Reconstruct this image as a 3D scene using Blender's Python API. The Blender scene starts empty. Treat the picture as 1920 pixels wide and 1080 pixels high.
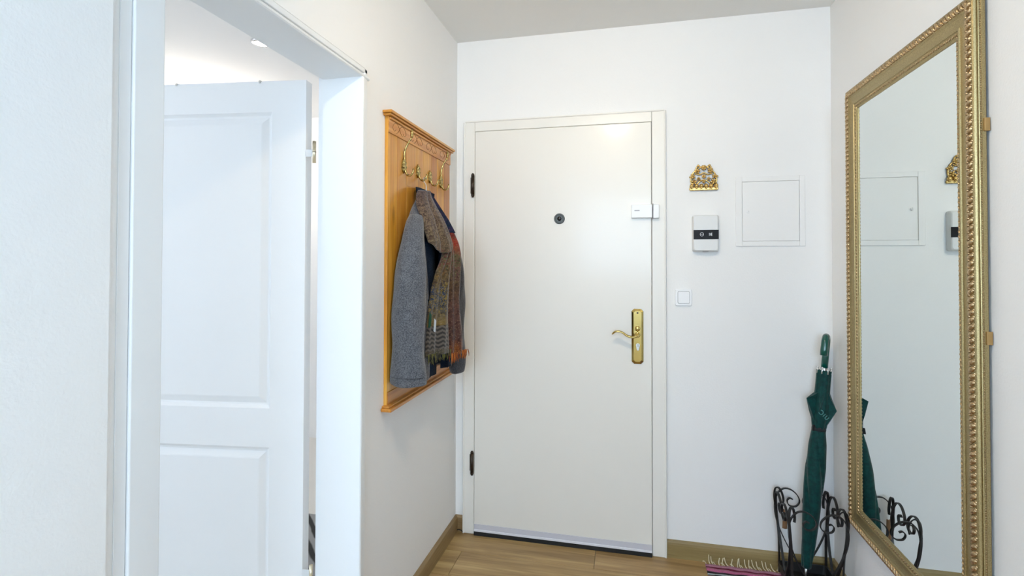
import bpy, bmesh, math, random
from mathutils import Vector, Matrix
random.seed(7)
SC = bpy.context.scene
COL = SC.collection
PI = math.pi

# ------------------------------------------------------------------ camera
CAM_H = 1.3346
F_PX, PY, YAW, PITCH, ROLL = 962.8, 478.0, 0.2243, 0.0153, -0.0019
cam_d = bpy.data.cameras.new('camera')
cam = bpy.data.objects.new('camera', cam_d)
COL.objects.link(cam)
fw = Vector((-math.sin(YAW), math.cos(YAW), 0)); rt = Vector((math.cos(YAW), math.sin(YAW), 0)); up = Vector((0, 0, 1))
fwd = fw * math.cos(PITCH) + up * math.sin(PITCH)
upv = -fw * math.sin(PITCH) + up * math.cos(PITCH)
r2 = rt * math.cos(ROLL) - upv * math.sin(ROLL)
u2 = rt * math.sin(ROLL) + upv * math.cos(ROLL)
cam.matrix_world = Matrix(((r2.x, u2.x, -fwd.x, 0), (r2.y, u2.y, -fwd.y, 0), (r2.z, u2.z, -fwd.z, CAM_H), (0, 0, 0, 1)))
cam_d.sensor_width = 36.0
cam_d.lens = F_PX / 1920 * 36.0
cam_d.shift_y = -(540 - PY) / 1920
cam_d.clip_start = 0.02
SC.camera = cam

# ------------------------------------------------------------------ world, exposure
SC.view_settings.view_transform = 'Standard'
SC.view_settings.look = 'None'
SC.view_settings.exposure = 0.36
SC.view_settings.gamma = 1.0
SC.view_settings.use_curve_mapping = False
SKY = (0.59, 0.78, 1.0)
SKY_STRENGTH = 14.0
LAMP_COLOR = (1.0, 0.83, 0.60)
LAMP_STRENGTH = 375.0
ROOM_LAMP_STRENGTH = 12.0
w = bpy.data.worlds.new('daylight'); SC.world = w; w.use_nodes = True
bg = w.node_tree.nodes['Background']
bg.inputs[0].default_value = (*SKY, 1); bg.inputs[1].default_value = SKY_STRENGTH
try:
    SC.cycles.diffuse_bounces = 5; SC.cycles.max_bounces = 8; SC.cycles.glossy_bounces = 4
    SC.cycles.caustics_reflective = False; SC.cycles.adaptive_threshold = 0.03
except Exception:
    pass

def portal(name, loc, rot, sx, sy):
    l = bpy.data.lights.new(name, 'AREA'); l.shape = 'RECTANGLE'; l.size = sx; l.size_y = sy
    l.cycles.is_portal = True
    o = bpy.data.objects.new(name, l); COL.objects.link(o); o.location = loc; o.rotation_euler = rot

# ------------------------------------------------------------------ dimensions
XL, XR, YD, ZC = -0.848, 0.852, 2.462, 2.449      # left wall, right wall, far wall, ceiling
YB = -2.6                                          # hall end behind the camera
RX0, RY0, RY1 = -4.2, -1.2, 3.5                    # side room: outer wall, near wall, far wall
WT = 0.124                                         # side wall thickness

# ------------------------------------------------------------------ materials
MATS = {}
def mat(name, color=(.8, .8, .8), rough=.5, metal=0.0, spec=.5, emit=None, estr=0, coat=0, sheen=0):
    if name in MATS: return MATS[name]
    m = bpy.data.materials.new(name); m.use_nodes = True
    b = m.node_tree.nodes['Principled BSDF']
    b.inputs['Base Color'].default_value = (*color, 1)
    b.inputs['Roughness'].default_value = rough
    b.inputs['Metallic'].default_value = metal
    b.inputs['Specular IOR Level'].default_value = spec
    b.inputs['Coat Weight'].default_value = coat
    b.inputs['Coat Roughness'].default_value = .13
    b.inputs['Sheen Weight'].default_value = sheen
    if emit:
        b.inputs['Emission Color'].default_value = (*emit, 1); b.inputs['Emission Strength'].default_value = estr
    MATS[name] = m
    return m
class N:
    """tiny node helper"""
    def __init__(s, m): s.t = m.node_tree; s.b = s.t.nodes['Principled BSDF']
    def n(s, typ, **kw):
        x = s.t.nodes.new(typ)
        for k, v in kw.items():
            if k.startswith('_'): setattr(x, k[1:], v)
            else: x.inputs[k.replace('__', ' ')].default_value = v
        return x
    def l(s, a, b): s.t.links.new(a, b)
    def coords(s, scale=(1, 1, 1), kind='Object', loc=(0, 0, 0)):
        tc = s.n('ShaderNodeTexCoord'); mp = s.n('ShaderNodeMapping', Scale=scale, Location=loc)
        s.l(tc.outputs[kind], mp.inputs['Vector']); return mp.outputs[0]
    def ramp(s, fac, stops, interp='LINEAR'):
        r = s.n('ShaderNodeValToRGB'); cr = r.color_ramp; cr.interpolation = interp
        while len(cr.elements) < len(stops): cr.elements.new(0.5)
        for e, (p, c) in zip(cr.elements, stops): e.position = p; e.color = (*c, 1)
        s.l(fac, r.inputs[0]); return r.outputs[0]
    def mix(s, fac, a, b, mode='MIX'):
        x = s.n('ShaderNodeMix', _data_type='RGBA', _blend_type=mode)
        if hasattr(fac, 'links'): s.l(fac, x.inputs[0])
        else: x.inputs[0].default_value = fac
        for v, i in ((a, 6), (b, 7)):
            if hasattr(v, 'links'): s.l(v, x.inputs[i])
            else: x.inputs[i].default_value = (*v, 1)
        return x.outputs[2]
    def math(s, op, a, b=0.0, c=0.0):
        x = s.n('ShaderNodeMath', _operation=op)
        for v, i in ((a, 0), (b, 1), (c, 2)):
            if hasattr(v, 'links'): s.l(v, x.inputs[i])
            else: x.inputs[i].default_value = v
        return x.outputs[0]
    def bump(s, h, strength=.2, dist=.002):
        x = s.n('ShaderNodeBump', Strength=strength, Distance=dist); s.l(h, x.inputs['Height']); s.l(x.outputs[0], s.b.inputs['Normal'])

def plaster(name, color, strength=.35, scale=170):
    m = mat(name, color, .85, spec=.25); k = N(m)
    no = k.n('ShaderNodeTexNoise', Scale=scale, Detail=3.0); k.l(k.coords(), no.inputs['Vector'])
    no2 = k.n('ShaderNodeTexNoise', Scale=22.0, Detail=2.0); k.l(k.coords(), no2.inputs['Vector'])
    k.bump(k.math('ADD', no.outputs[0], no2.outputs[0]), strength, .0016)
    return m
M_WALL = plaster('wall_paper', (.88, .87, .85))
M_CEIL = plaster('ceiling_paint', (.87, .86, .83), .2)
M_ROOMW = plaster('room_wall_paint', (.93, .93, .93), .15)
def paint(name, color, rough, coat=0, wav=.12):
    m = mat(name, color, rough, coat=coat); k = N(m)
    no = k.n('ShaderNodeTexNoise', Scale=14.0, Detail=1.0); k.l(k.coords(), no.inputs['Vector'])
    k.bump(no.outputs[0], wav, .002); return m
M_DOOR = paint('door_cream_gloss', (.83, .80, .735), .42, coat=.24)
M_FRAME = paint('door_frame_cream', (.84, .815, .755), .38)
M_TRIM = paint('white_lacquer', (.84, .85, .85), .34, wav=.05)
M_LEAF = paint('white_moulded_door', (.90, .905, .905), .42, wav=.05)
M_PLAST = mat('white_plastic', (.88, .88, .88), .35)
M_PLAST2 = mat('light_grey_plastic', (.74, .74, .72), .40)
M_BLACKG = mat('black_gloss_panel', (.008, .008, .009), .45, spec=.2)
M_ICON = mat('icon_print', (.55, .57, .57), .5)
M_RUBBER = mat('black_rubber', (.012, .012, .012), .8)
M_ALU = mat('white_aluminium_strip', (.80, .80, .84), .35)
M_ALU2 = mat('grey_aluminium_strip', (.62, .61, .66), .42)
M_DARKM = mat('dark_bronze', (.06, .045, .035), .35, metal=.9)
M_BRASS = mat('polished_brass', (.60, .46, .17), .18, metal=1)
M_STEEL = mat('steel', (.62, .62, .60), .28, metal=1)
M_SILVER = mat('bright_silver', (.85, .85, .86), .18, metal=1)
M_IRON = mat('black_wrought_iron', (.022, .021, .020), .46, metal=.3)
M_BLACKH = mat('peephole_ring', (.06, .058, .05), .32, metal=.6)
M_LENS = mat('peephole_lens', (.01, .01, .01), .05)
M_HOLLOW = mat('dark_recess', (.02, .02, .02), .8)

def antique(name, c1, c2, rough=.32, scale=260):
    m = mat(name, c1, rough, metal=1); k = N(m)
    no = k.n('ShaderNodeTexNoise', Scale=scale, Detail=2.0); k.l(k.coords(), no.inputs['Vector'])
    k.l(k.ramp(no.outputs[0], [(.38, c2), (.58, c1)]), k.b.inputs['Base Color'])
    k.bump(no.outputs[0], .35, .0015); return m
M_HOOK = antique('aged_brass_hook', (.55, .41, .15), (.20, .14, .05), .25, 120)
M_GILT = antique('gilt_frame', (.45, .355, .18), (.33, .255, .12), .42, 420)
M_GILTB = antique('gilt_ornament', (.64, .48, .28), (.38, .26, .14), .36, 300)
M_ORN = antique('gold_wall_ornament', (.78, .55, .22), (.45, .28, .08), .30, 220)

def wood(name, ramp, axis, scale=1.0, rough=.45, coat=0, knots=True, varia=.25, bump=.08):
    """long-grained wood; axis = grain direction"""
    m = mat(name, ramp[0], rough, coat=coat); k = N(m)
    st = [26.0, 26.0, 26.0]; st[axis] = 1.7
    oi = k.n('ShaderNodeObjectInfo')
    tc = k.n('ShaderNodeTexCoord')
    off = k.n('ShaderNodeVectorMath', _operation='ADD'); k.l(tc.outputs['Object'], off.inputs[0])
    comb = k.n('ShaderNodeCombineXYZ')
    rv = k.math('MULTIPLY', oi.outputs['Random'], 37.0)
    for i in range(3): k.l(rv, comb.inputs[i])
    k.l(comb.outputs[0], off.inputs[1])
    mp = k.n('ShaderNodeMapping', Scale=tuple(x * scale for x in st)); k.l(off.outputs[0], mp.inputs[0])
    no = k.n('ShaderNodeTexNoise', Scale=1.0, Detail=5.0, Roughness=.62, Distortion=.6); k.l(mp.outputs[0], no.inputs['Vector'])
    c = k.ramp(no.outputs[0], [(.28, ramp[0]), (.52, ramp[1]), (.74, ramp[2])])
    st2 = [120.0] * 3; st2[axis] = 3.0
    mp2 = k.n('ShaderNodeMapping', Scale=tuple(x * scale for x in st2)); k.l(off.outputs[0], mp2.inputs[0])
    n2 = k.n('ShaderNodeTexNoise', Scale=1.0, Detail=3.0); k.l(mp2.outputs[0], n2.inputs['Vector'])
    c = k.mix(.45, c, k.ramp(n2.outputs[0], [(.35, (.62, .58, .52)), (.62, (1, 1, 1))]), 'MULTIPLY')
    if knots:
        st3 = [7.0] * 3; st3[axis] = 2.2
        mp3 = k.n('ShaderNodeMapping', Scale=tuple(x * scale for x in st3)); k.l(off.outputs[0], mp3.inputs[0])
        vo = k.n('ShaderNodeTexVoronoi', Scale=1.0); k.l(mp3.outputs[0], vo.inputs['Vector'])
        kn = k.ramp(vo.outputs['Distance'], [(.03, (1, 1, 1)), (.10, (0, 0, 0))])
        c = k.mix(kn, c, tuple(x * .38 for x in ramp[0]))
    hsv = k.n('ShaderNodeHueSaturation'); k.l(c, hsv.inputs['Color'])
    k.l(k.math('MULTIPLY_ADD', oi.outputs['Random'], varia, 1 - varia / 2), hsv.inputs['Value'])
    k.l(k.math('MULTIPLY_ADD', oi.outputs['Random'], .02, .49), hsv.inputs['Hue'])
    k.l(hsv.outputs[0], k.b.inputs['Base Color'])
    k.bump(n2.outputs[0], bump, .001)
    return m
M_OAK = wood('oak_laminate', [(.22, .12, .045), (.43, .27, .115), (.60, .41, .20)], 0, .8, .42, knots=True, varia=.16)
OAKB = [(.235, .155, .06), (.31, .215, .09), (.39, .28, .125)]
M_OAKBX = wood('oak_baseboard_x', OAKB, 0, 1.0, .45, knots=False, varia=.05)
M_OAKBY = wood('oak_baseboard_y', OAKB, 1, 1.0, .45, knots=False, varia=.05)
PINE = [(.42, .13, .012), (.64, .27, .032), (.80, .42, .09)]
M_PINEZ = wood('honey_pine_upright', PINE, 2, .8, .33, coat=.25, varia=.42)
M_PINEY = wood('honey_pine_level', PINE, 1, .8, .33, coat=.25, varia=.10, knots=False)
M_CARVE = mat('carved_line', (.22, .09, .02), .6)

def cloth(name, dark, light, scale=420, rough=.95, sheen=.3, bump=.5):
    m = mat(name, dark, rough, spec=.15, sheen=sheen); k = N(m)
    no = k.n('ShaderNodeTexNoise', Scale=scale, Detail=4.0, Roughness=.7); k.l(k.coords(), no.inputs['Vector'])
    n3 = k.n('ShaderNodeTexNoise', Scale=40.0, Detail=2.0); k.l(k.coords(), n3.inputs['Vector'])
    f = k.math('ADD', k.math('MULTIPLY', no.outputs[0], .9), k.math('MULTIPLY', n3.outputs[0], .1))
    k.l(k.ramp(f, [(.42, dark), (.58, light)]), k.b.inputs['Base Color'])
    k.bump(no.outputs[0], bump, .002); return m
M_WOOL = cloth('grey_boiled_wool', (.050, .053, .062), (.165, .170, .185), 330)
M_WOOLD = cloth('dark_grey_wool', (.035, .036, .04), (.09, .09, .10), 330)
M_NAVY = cloth('navy_lining', (.006, .011, .022), (.014, .026, .048), 300, .9, 0.0)
M_UMB = cloth('green_umbrella_nylon', (.0, .030, .028), (.001, .048, .043), 60, .55, .15, .12)
M_UMBH = mat('green_handle_plastic', (.0, .075, .052), .22, coat=.4)
M_PRINT = mat('pale_print', (.10, .30, .29), .6)
M_STRAP = mat('black_strap', (.01, .012, .014), .7)
M_FRINGE = mat('cream_fringe', (.72, .64, .44), .9)
M_ROOMFLOOR = mat('pale_room_floor', (.72, .70, .66), .45)
M_GREYRUG = None
M_BROWN = wood('brown_wood_small', [(.16, .07, .03), (.26, .13, .06), (.34, .18, .09)], 2, 2.0, .5, knots=False)

m = mat('mirror_glass', (.80, .845, .825), 0.0, metal=1); M_MIRROR = m
M_BACK = mat('mirror_backing', (.10, .07, .06), .7)
m = bpy.data.materials.new('window_pane'); m.use_nodes = True; nt = m.node_tree
for x in list(nt.nodes):
    if x.type != 'OUTPUT_MATERIAL': nt.nodes.remove(x)
tr = nt.nodes.new('ShaderNodeBsdfTransparent'); gl = nt.nodes.new('ShaderNodeBsdfGlossy'); gl.inputs['Roughness'].default_value = .02
mx = nt.nodes.new('ShaderNodeMixShader'); mx.inputs[0].default_value = .06
nt.links.new(tr.outputs[0], mx.inputs[1]); nt.links.new(gl.outputs[0], mx.inputs[2]); nt.links.new(mx.outputs[0], nt.nodes['Material Output'].inputs[0])
M_PANE = m
M_LAMP = mat('opal_lamp_glass', (.95, .93, .88), .3, emit=LAMP_COLOR, estr=LAMP_STRENGTH)
M_SPOT = mat('room_lamp_glass', (.95, .95, .95), .3, emit=(1.0, .95, .88), estr=ROOM_LAMP_STRENGTH)

# ------------------------------------------------------------------ mesh helpers
WO = {}                                             # world origin of each built object
def empty(name, loc, label=None, cat=None, group=None, kind=None, parent=None):
    o = bpy.data.objects.new(name, None); COL.objects.link(o); o.empty_display_size = .05
    loc = Vector(loc); WO[o.name] = loc.copy()
    if parent: o.parent = parent; o.location = loc - WO[parent.name]
    else: o.location = loc
    tag(o, label, cat, group, kind); return o
def tag(o, label=None, cat=None, group=None, kind=None):
    if label: o['label'] = label
    if cat: o['category'] = cat
    if group: o['group'] = group
    if kind: o['kind'] = kind
    return o
class MB:
    def __init__(s): s.bm = bmesh.new()
    def face(s, pts):
        vs = [s.bm.verts.new(p) for p in pts]
        try: return s.bm.faces.new(vs)
        except ValueError: return None
    def box(s, x0, x1, y0, y1, z0, z1, T=None):
        c = [(x, y, z) for z in (z0, z1) for y in (y0, y1) for x in (x0, x1)]
        if T: c = [T(*p) for p in c]
        v = [s.bm.verts.new(p) for p in c]
        for f in ((0, 2, 3, 1), (4, 5, 7, 6), (0, 1, 5, 4), (2, 6, 7, 3), (0, 4, 6, 2), (1, 3, 7, 5)):
            s.bm.faces.new([v[i] for i in f])
        return s
    def loft(s, rings, close=True, cap=True):
        R = [[s.bm.verts.new(p) for p in r] for r in rings]
        n = len(R[0])
        for a, b in zip(R, R[1:]):
            for i in range(n if close else n - 1):
                j = (i + 1) % n
                s.bm.faces.new((a[i], a[j], b[j], b[i]))
        if cap and close:
            s.bm.faces.new(list(reversed(R[0]))); s.bm.faces.new(R[-1])
        return s
    def tube(s, path, rad, n=8, cap=True, squash=None):
        path = [Vector(p) for p in path]
        if not hasattr(rad, '__len__'): rad = [rad] * len(path)
        rings = []; ref = None
        for i, p in enumerate(path):
            t = (path[min(i + 1, len(path) - 1)] - path[max(i - 1, 0)]).normalized()
            if ref is None:
                ref = Vector((0, 0, 1)) if abs(t.z) < .9 else Vector((1, 0, 0))
                ref = (ref - t * ref.dot(t)).normalized()
            else:
                q = ref - t * ref.dot(t)
                if q.length > 1e-6: ref = q.normalized()
            b = t.cross(ref)
            rings.append([p + (ref * math.cos(a) + b * math.sin(a)) * rad[i] for a in [2 * PI * k / n for k in range(n)]])
        return s.loft(rings, cap=cap)
    def band(s, path, wvec, width, thick):
        path = [Vector(p) for p in path]; rings = []
        for i, p in enumerate(path):
            t = (path[min(i + 1, len(path) - 1)] - path[max(i - 1, 0)]).normalized()
            wv = wvec[i] if isinstance(wvec, list) else wvec
            wv = Vector(wv); wv = (wv - t * wv.dot(t)).normalized(); nv = t.cross(wv)
            a, b = wv * width / 2, nv * thick / 2
            rings.append([p + a + b, p - a + b, p - a - b, p + a - b])
        return s.loft(rings)
    def lathe(s, prof, o, axis='Z', n=24, cap=True):
        o = Vector(o); rings = []
        ax = {'X': Vector((1, 0, 0)), 'Y': Vector((0, 1, 0)), 'Z': Vector((0, 0, 1))}[axis] if isinstance(axis, str) else Vector(axis).normalized()
        e = Vector((0, 0, 1)) if abs(ax.z) < .9 else Vector((1, 0, 0))
        e = (e - ax * e.dot(ax)).normalized(); g = ax.cross(e)
        for r, h in prof:
            rings.append([o + ax * h + (e * math.cos(a) + g * math.sin(a)) * max(r, 1e-5) for a in [2 * PI * k / n for k in range(n)]])
        return s.loft(rings, cap=cap)
    def prism(s, outline, f0, f1):
        """outline list of 2-d points; f0/f1 map (a,b) to the two end positions"""
        return s.loft([[f0(*p) for p in outline], [f1(*p) for p in outline]])
    def ball(s, o, r, M=None, sub=1):
        mt = Matrix.Translation(Vector(o)) @ (M or Matrix.Identity(4)) @ Matrix.Diagonal((*(r if hasattr(r, '__len__') else (r, r, r)), 1))
        bmesh.ops.create_icosphere(s.bm, subdivisions=sub, radius=1, matrix=mt); return s
    def grid(s, P):
        R = [[s.bm.verts.new(p) for p in r] for r in P]
        for a, b in zip(R, R[1:]):
            for i in range(len(a) - 1): s.bm.faces.new((a[i], a[i + 1], b[i + 1], b[i]))
        return s
    def build(s, name, material, parent=None, smooth=False, bevel=0, seg=2, sub=0, solid=0, origin=None, angle=35):
        bmesh.ops.recalc_face_normals(s.bm, faces=s.bm.faces)
        vs = s.bm.verts
        if origin is None:
            lo = Vector([min(v.co[i] for v in vs) for i in range(3)]); hi = Vector([max(v.co[i] for v in vs) for i in range(3)])
            origin = Vector(((lo.x + hi.x) / 2, (lo.y + hi.y) / 2, lo.z))
        origin = Vector(origin)
        for v in vs: v.co -= origin
        if smooth:
            for f in s.bm.faces: f.smooth = True
        me = bpy.data.meshes.new(name); s.bm.to_mesh(me); s.bm.free()
        for mm in (material if isinstance(material, (list, tuple)) else [material]): me.materials.append(mm)
        o = bpy.data.objects.new(name, me); COL.objects.link(o); WO[o.name] = origin
        if parent: o.parent = parent; o.location = origin - WO[parent.name]
        else: o.location = origin
        if solid:
            d = o.modifiers.new('solid', 'SOLIDIFY'); d.thickness = solid; d.offset = 0
        if sub:
            d = o.modifiers.new('sub', 'SUBSURF'); d.levels = sub; d.render_levels = sub
        if bevel:
            d = o.modifiers.new('bevel', 'BEVEL'); d.width = bevel; d.segments = seg; d.limit_method = 'ANGLE'; d.angle_limit = math.radians(angle)
            for p in me.polygons: p.use_smooth = True
            d2 = o.modifiers.new('wn', 'WEIGHTED_NORMAL'); d2.keep_sharp = False
        return o
def copy_tree(o, off, parent=None):
    c = o.copy(); COL.objects.link(c); WO[c.name] = WO[o.name] + Vector(off)
    c.parent = parent
    if parent is None: c.location = WO[c.name]
    else: c.location = WO[c.name] - WO[parent.name]
    for ch in o.children: copy_tree(ch, off, c)
    return c
def rrect(x0, x1, y0, y1, r, n=5):
    P = []
    for cx, cy, a in ((x1 - r, y1 - r, 0), (x0 + r, y1 - r, PI / 2), (x0 + r, y0 + r, PI), (x1 - r, y0 + r, 1.5 * PI)):
        for k in range(n + 1):
            t = a + PI / 2 * k / n; P.append((cx + r * math.cos(t), cy + r * math.sin(t)))
    return P
def lerp(a, b, t): return a + (b - a) * t
def interp(tab, z):
    """tab: list of tuples (key, v1, v2..) sorted by key ascending"""
    if z <= tab[0][0]: return tab[0][1:]
    for p, q in zip(tab, tab[1:]):
        if z <= q[0]:
            t = (z - p[0]) / (q[0] - p[0]); return tuple(lerp(a, b, t) for a, b in zip(p[1:], q[1:]))
    return tab[-1][1:]
def spline(P, k=6):
    P = [Vector(p) for p in P]; out = []
    for i in range(len(P) - 1):
        p0, p1, p2, p3 = P[max(i - 1, 0)], P[i], P[i + 1], P[min(i + 2, len(P) - 1)]
        for j in range(k):
            t = j / k
            out.append(.5 * ((2 * p1) + (p2 - p0) * t + (2 * p0 - 5 * p1 + 4 * p2 - p3) * t * t + (3 * p1 - p0 - 3 * p2 + p3) * t ** 3))
    out.append(P[-1]); return out

# ================================================================== THE ROOM SHELL
OY0, OY1, OZ = 0.735, 1.53, 1.975                  # hole for the side door in the left wall
def shell(name, boxes, material, label, cat):
    b = MB()
    for q in boxes: b.box(*q)
    return tag(b.build(name, material), label, cat, kind='structure')
shell('wall_far', [(XL - WT, XR + .12, YD, YD + .15, 0, ZC)], M_WALL, 'white papered end wall holding the cream entrance door', 'wall')
shell('wall_left', [(XL - WT, XL, YB, OY0, 0, ZC), (XL, XL + .013, YB, .678, 0, ZC), (XL - WT, XL, OY1, YD, 0, ZC), (XL - WT, XL, OY0, OY1, OZ, ZC)],
      M_WALL, 'white papered side wall with the open white door and coat rack', 'wall')
WY0, WY1, WZ0, WZ1 = -0.92, -0.40, 1.05, 1.95       # hall window, right wall, behind the camera
shell('wall_right', [(XR, XR + .12, YB, WY0, 0, ZC), (XR, XR + .12, WY1, YD, 0, ZC), (XR, XR + .12, WY0, WY1, 0, WZ0), (XR, XR + .12, WY0, WY1, WZ1, ZC)],
      M_WALL, 'white papered side wall behind the gilt mirror', 'wall')
BX0, BX1, BZ0, BZ1 = -.78, .78, 1.15, 2.35            # opening for the end window added as daylight fill, behind the camera
shell('wall_back', [(XL - WT, BX0, YB - .12, YB, 0, ZC), (BX1, XR + .12, YB - .12, YB, 0, ZC), (BX0, BX1, YB - .12, YB, 0, BZ0), (BX0, BX1, YB - .12, YB, BZ1, ZC)], M_WALL, 'plain white wall at the near end of the hall', 'wall')
shell('ceiling', [(XL - WT, XR + .12, YB - .12, YD + .15, ZC, ZC + .1)], M_CEIL, 'plain off-white hall ceiling', 'ceiling')
RW0, RW1, RWZ0, RWZ1 = -0.75, 0.25, 1.0, 2.05
shell('wall_room_far', [(RX0 - .12, XL - WT, RY1, RY1 + .12, 0, ZC), (XL - WT, XL - .0, YD + .15, RY1 + .12, 0, ZC)], M_ROOMW, 'white far wall of the side room behind the open door', 'wall')
shell('wall_room_near', [(RX0 - .12, XL - WT, RY0 - .12, RY0, 0, ZC)], M_ROOMW, 'white near wall of the side room', 'wall')
shell('wall_room_window', [(RX0 - .12, RX0, RY0, RW0, 0, ZC), (RX0 - .12, RX0, RW1, RY1, 0, ZC), (RX0 - .12, RX0, RW0, RW1, 0, RWZ0), (RX0 - .12, RX0, RW0, RW1, RWZ1, ZC)],
      M_ROOMW, 'white window wall of the side room', 'wall')
shell('ceiling_room', [(RX0 - .12, XL - WT, RY0 - .12, RY1 + .12, ZC, ZC + .1), (XL - WT, XL, YD + .15, RY1 + .12, ZC, ZC + .1)], M_ROOMW, 'white side room ceiling seen over the open door', 'ceiling')
shell('floor_room', [(RX0 - .12, XL - WT, RY0 - .12, RY1 + .12, -.06, 0), (XL - WT, XL, YD + .15, RY1 + .12, -.06, 0)], M_ROOMFLOOR, 'pale floor of the side room behind the door gap', 'floor')

def window(name, x, y0, y1, z0, z1, label):
    t = empty(name, (x, (y0 + y1) / 2, z0), label, 'window', kind='structure')
    f = MB(); s = .06
    for a in ((y0, y0 + s, z0, z1), (y1 - s, y1, z0, z1), (y0 + s, y1 - s, z0, z0 + s), (y0 + s, y1 - s, z1 - s, z1), ((y0 + y1) / 2 - s / 2, (y0 + y1) / 2 + s / 2, z0 + s, z1 - s)):
        f.box(x - .03, x + .03, *a)
    f.build('window_frame', M_TRIM, t, bevel=.004)
    mid = (y0 + y1) / 2
    for a, b in ((y0 + s, mid - s / 2), (mid + s / 2, y1 - s)):
        MB().box(x - .004, x + .004, a, b, z0 + s, z1 - s).build('pane', M_PANE, t)
window('window_1', XR + .07, WY0, WY1, WZ0, WZ1, 'tall white hall window behind the camera, outside the picture')
window('window_2', RX0 - .07, RW0, RW1, RWZ0, RWZ1, 'white casement window of the side room, outside the picture')
t = empty('fill_window', (0, YB - .07, BZ0), 'added white window for fill daylight at the near end of the hall, outside the picture', 'window', kind='structure')  # unseen window, added to throw frontal daylight down the hall
f = MB()
for a in ((BX0, BX0 + .06, BZ0, BZ1), (BX1 - .06, BX1, BZ0, BZ1), (BX0 + .06, BX1 - .06, BZ0, BZ0 + .06), (BX0 + .06, BX1 - .06, BZ1 - .06, BZ1)):
    f.box(a[0], a[1], YB - .10, YB - .04, a[2], a[3])
f.build('window_frame', M_TRIM, t, bevel=.004)
MB().box(BX0 + .06, BX1 - .06, YB - .074, YB - .066, BZ0 + .06, BZ1 - .06).build('pane', M_PANE, t)
portal('fill_window_portal', ((BX0 + BX1) / 2, YB - .115, (BZ0 + BZ1) / 2), (PI / 2, 0, 0), BX1 - BX0, BZ1 - BZ0)
portal('hall_window_portal', (XR + .115, (WY0 + WY1) / 2, (WZ0 + WZ1) / 2), (0, PI / 2, 0), WZ1 - WZ0, WY1 - WY0)
portal('room_window_portal', (RX0 - .115, (RW0 + RW1) / 2, (RWZ0 + RWZ1) / 2), (0, -PI / 2, 0), RWZ1 - RWZ0, RW1 - RW0)

# ---- floor: oak laminate, each plank its own piece
fl = tag(MB().box(XL - WT, XR + .12, YB - .12, YD + .15, -.06, -.009).build('floor', M_ROOMFLOOR), 'oak laminate hall floor laid across the hall', 'floor', kind='structure')
PW = .187; row = 0; y1 = 2.472
while y1 > YB:
    y0 = y1 - PW
    st = {0: -.153, 1: -.757}.get(row, random.uniform(-.9, .4))
    xs = [XL + .002]
    x = st
    while x - 1.28 > XL: x -= 1.28
    while x < XR - .002:
        if x > XL + .03: xs.append(x)
        x += 1.28
    xs.append(XR - .002)
    for a, b in zip(xs, xs[1:]):
        ya = max(y0, YB + .001); yb = min(y1, YD - .001)
        MB().box(a + .0007, b - .0007, ya + .0006, yb - .0006, -.009, 0).build('plank', M_OAK, fl, bevel=.0012, seg=1)
    y1 = y0; row += 1
# doorway threshold of the side room
# ---- oak skirting
def skirting(name, path_axis, a0, a1, wall, sgn, label):
    prof = [(0, 0), (.014, 0), (.014, .058), (.0125, .068), (.008, .075), (0, .077)]
    b = MB()
    if path_axis == 'x':
        b.prism(prof, lambda u, v: (a0, wall + sgn * u, v), lambda u, v: (a1, wall + sgn * u, v)); mt = M_OAKBX
    else:
        b.prism(prof, lambda u, v: (wall + sgn * u, a0, v), lambda u, v: (wall + sgn * u, a1, v)); mt = M_OAKBY
    return tag(b.build(name, mt), label, 'skirting', kind='structure')
skirting('baseboard_far', 'x', .1615, XR, YD, -1, 'oak skirting under the fuse box, right of the entrance door')
skirting('baseboard_corner', 'x', XL, -.802, YD, -1, 'short oak skirting stub left of the entrance door frame')
skirting('baseboard_left', 'y', 1.53, YD, XL, 1, 'oak skirting below the coat rack')
skirting('baseboard_right', 'y', YB, YD, XR, -1, 'oak skirting below the gilt mirror')
skirting('baseboard_near', 'y', YB, .678, XL + .013, 1, 'oak skirting of the left wall before the white door')

# ================================================================== ENTRANCE DOOR
FY = 2.440                                          # frame front
D1 = empty('door_1', (-.32, FY, 0), 'closed cream entrance door with brass handle in its frame', 'door', kind='structure')
fx0, fx1, fz = -.801, .161, 2.036
lx0, lx1, lz0, lz1 = -.7455, .1005, .010, 1.985
MB().box(fx0, lx0 - .0018, FY, YD - .001, 0, fz).build('frame_jamb', M_FRAME, D1, bevel=.004)
MB().box(lx1 + .0018, fx1, FY, YD - .001, 0, fz).build('frame_jamb', M_FRAME, D1, bevel=.004)
MB().box(lx0 - .0018, lx1 + .0018, FY, YD - .001, lz1 + .0015, fz).build('frame_head', M_FRAME, D1, bevel=.004)
# raised outer lip of the frame
b = MB(); b.box(fx0 - .004, fx0 + .004, FY - .004, FY + .012, 0, fz); b.box(fx1 - .004, fx1 + .004, FY - .004, FY + .012, 0, fz); b.box(fx0 + .004, fx1 - .004, FY - .004, FY + .012, fz - .004, fz + .004)
b.build('frame_lip', M_FRAME, D1, bevel=.003)
leaf = MB().box(lx0, lx1, FY - .003, YD - .002, lz0 + .012, lz1).build('leaf', M_DOOR, D1, bevel=.004)
sw = MB().box(lx0 + .002, lx1 - .001, FY - .008, FY - .0035, .030, .054).build('door_sweep', M_ALU2, D1, bevel=.001)
tag(sw, 'pale metal strip along the door bottom')
MB().box(lx0 + .002, lx1 - .001, FY - .012, FY - .0035, .020, .030).build('sweep_edge', M_ALU, sw, bevel=.002)
b = MB().box(lx0 + .002, lx1 - .001, FY - .010, FY + .006, .0005, .0215); tag(b.build('brush', M_RUBBER, sw), 'black rubber seal')
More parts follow.
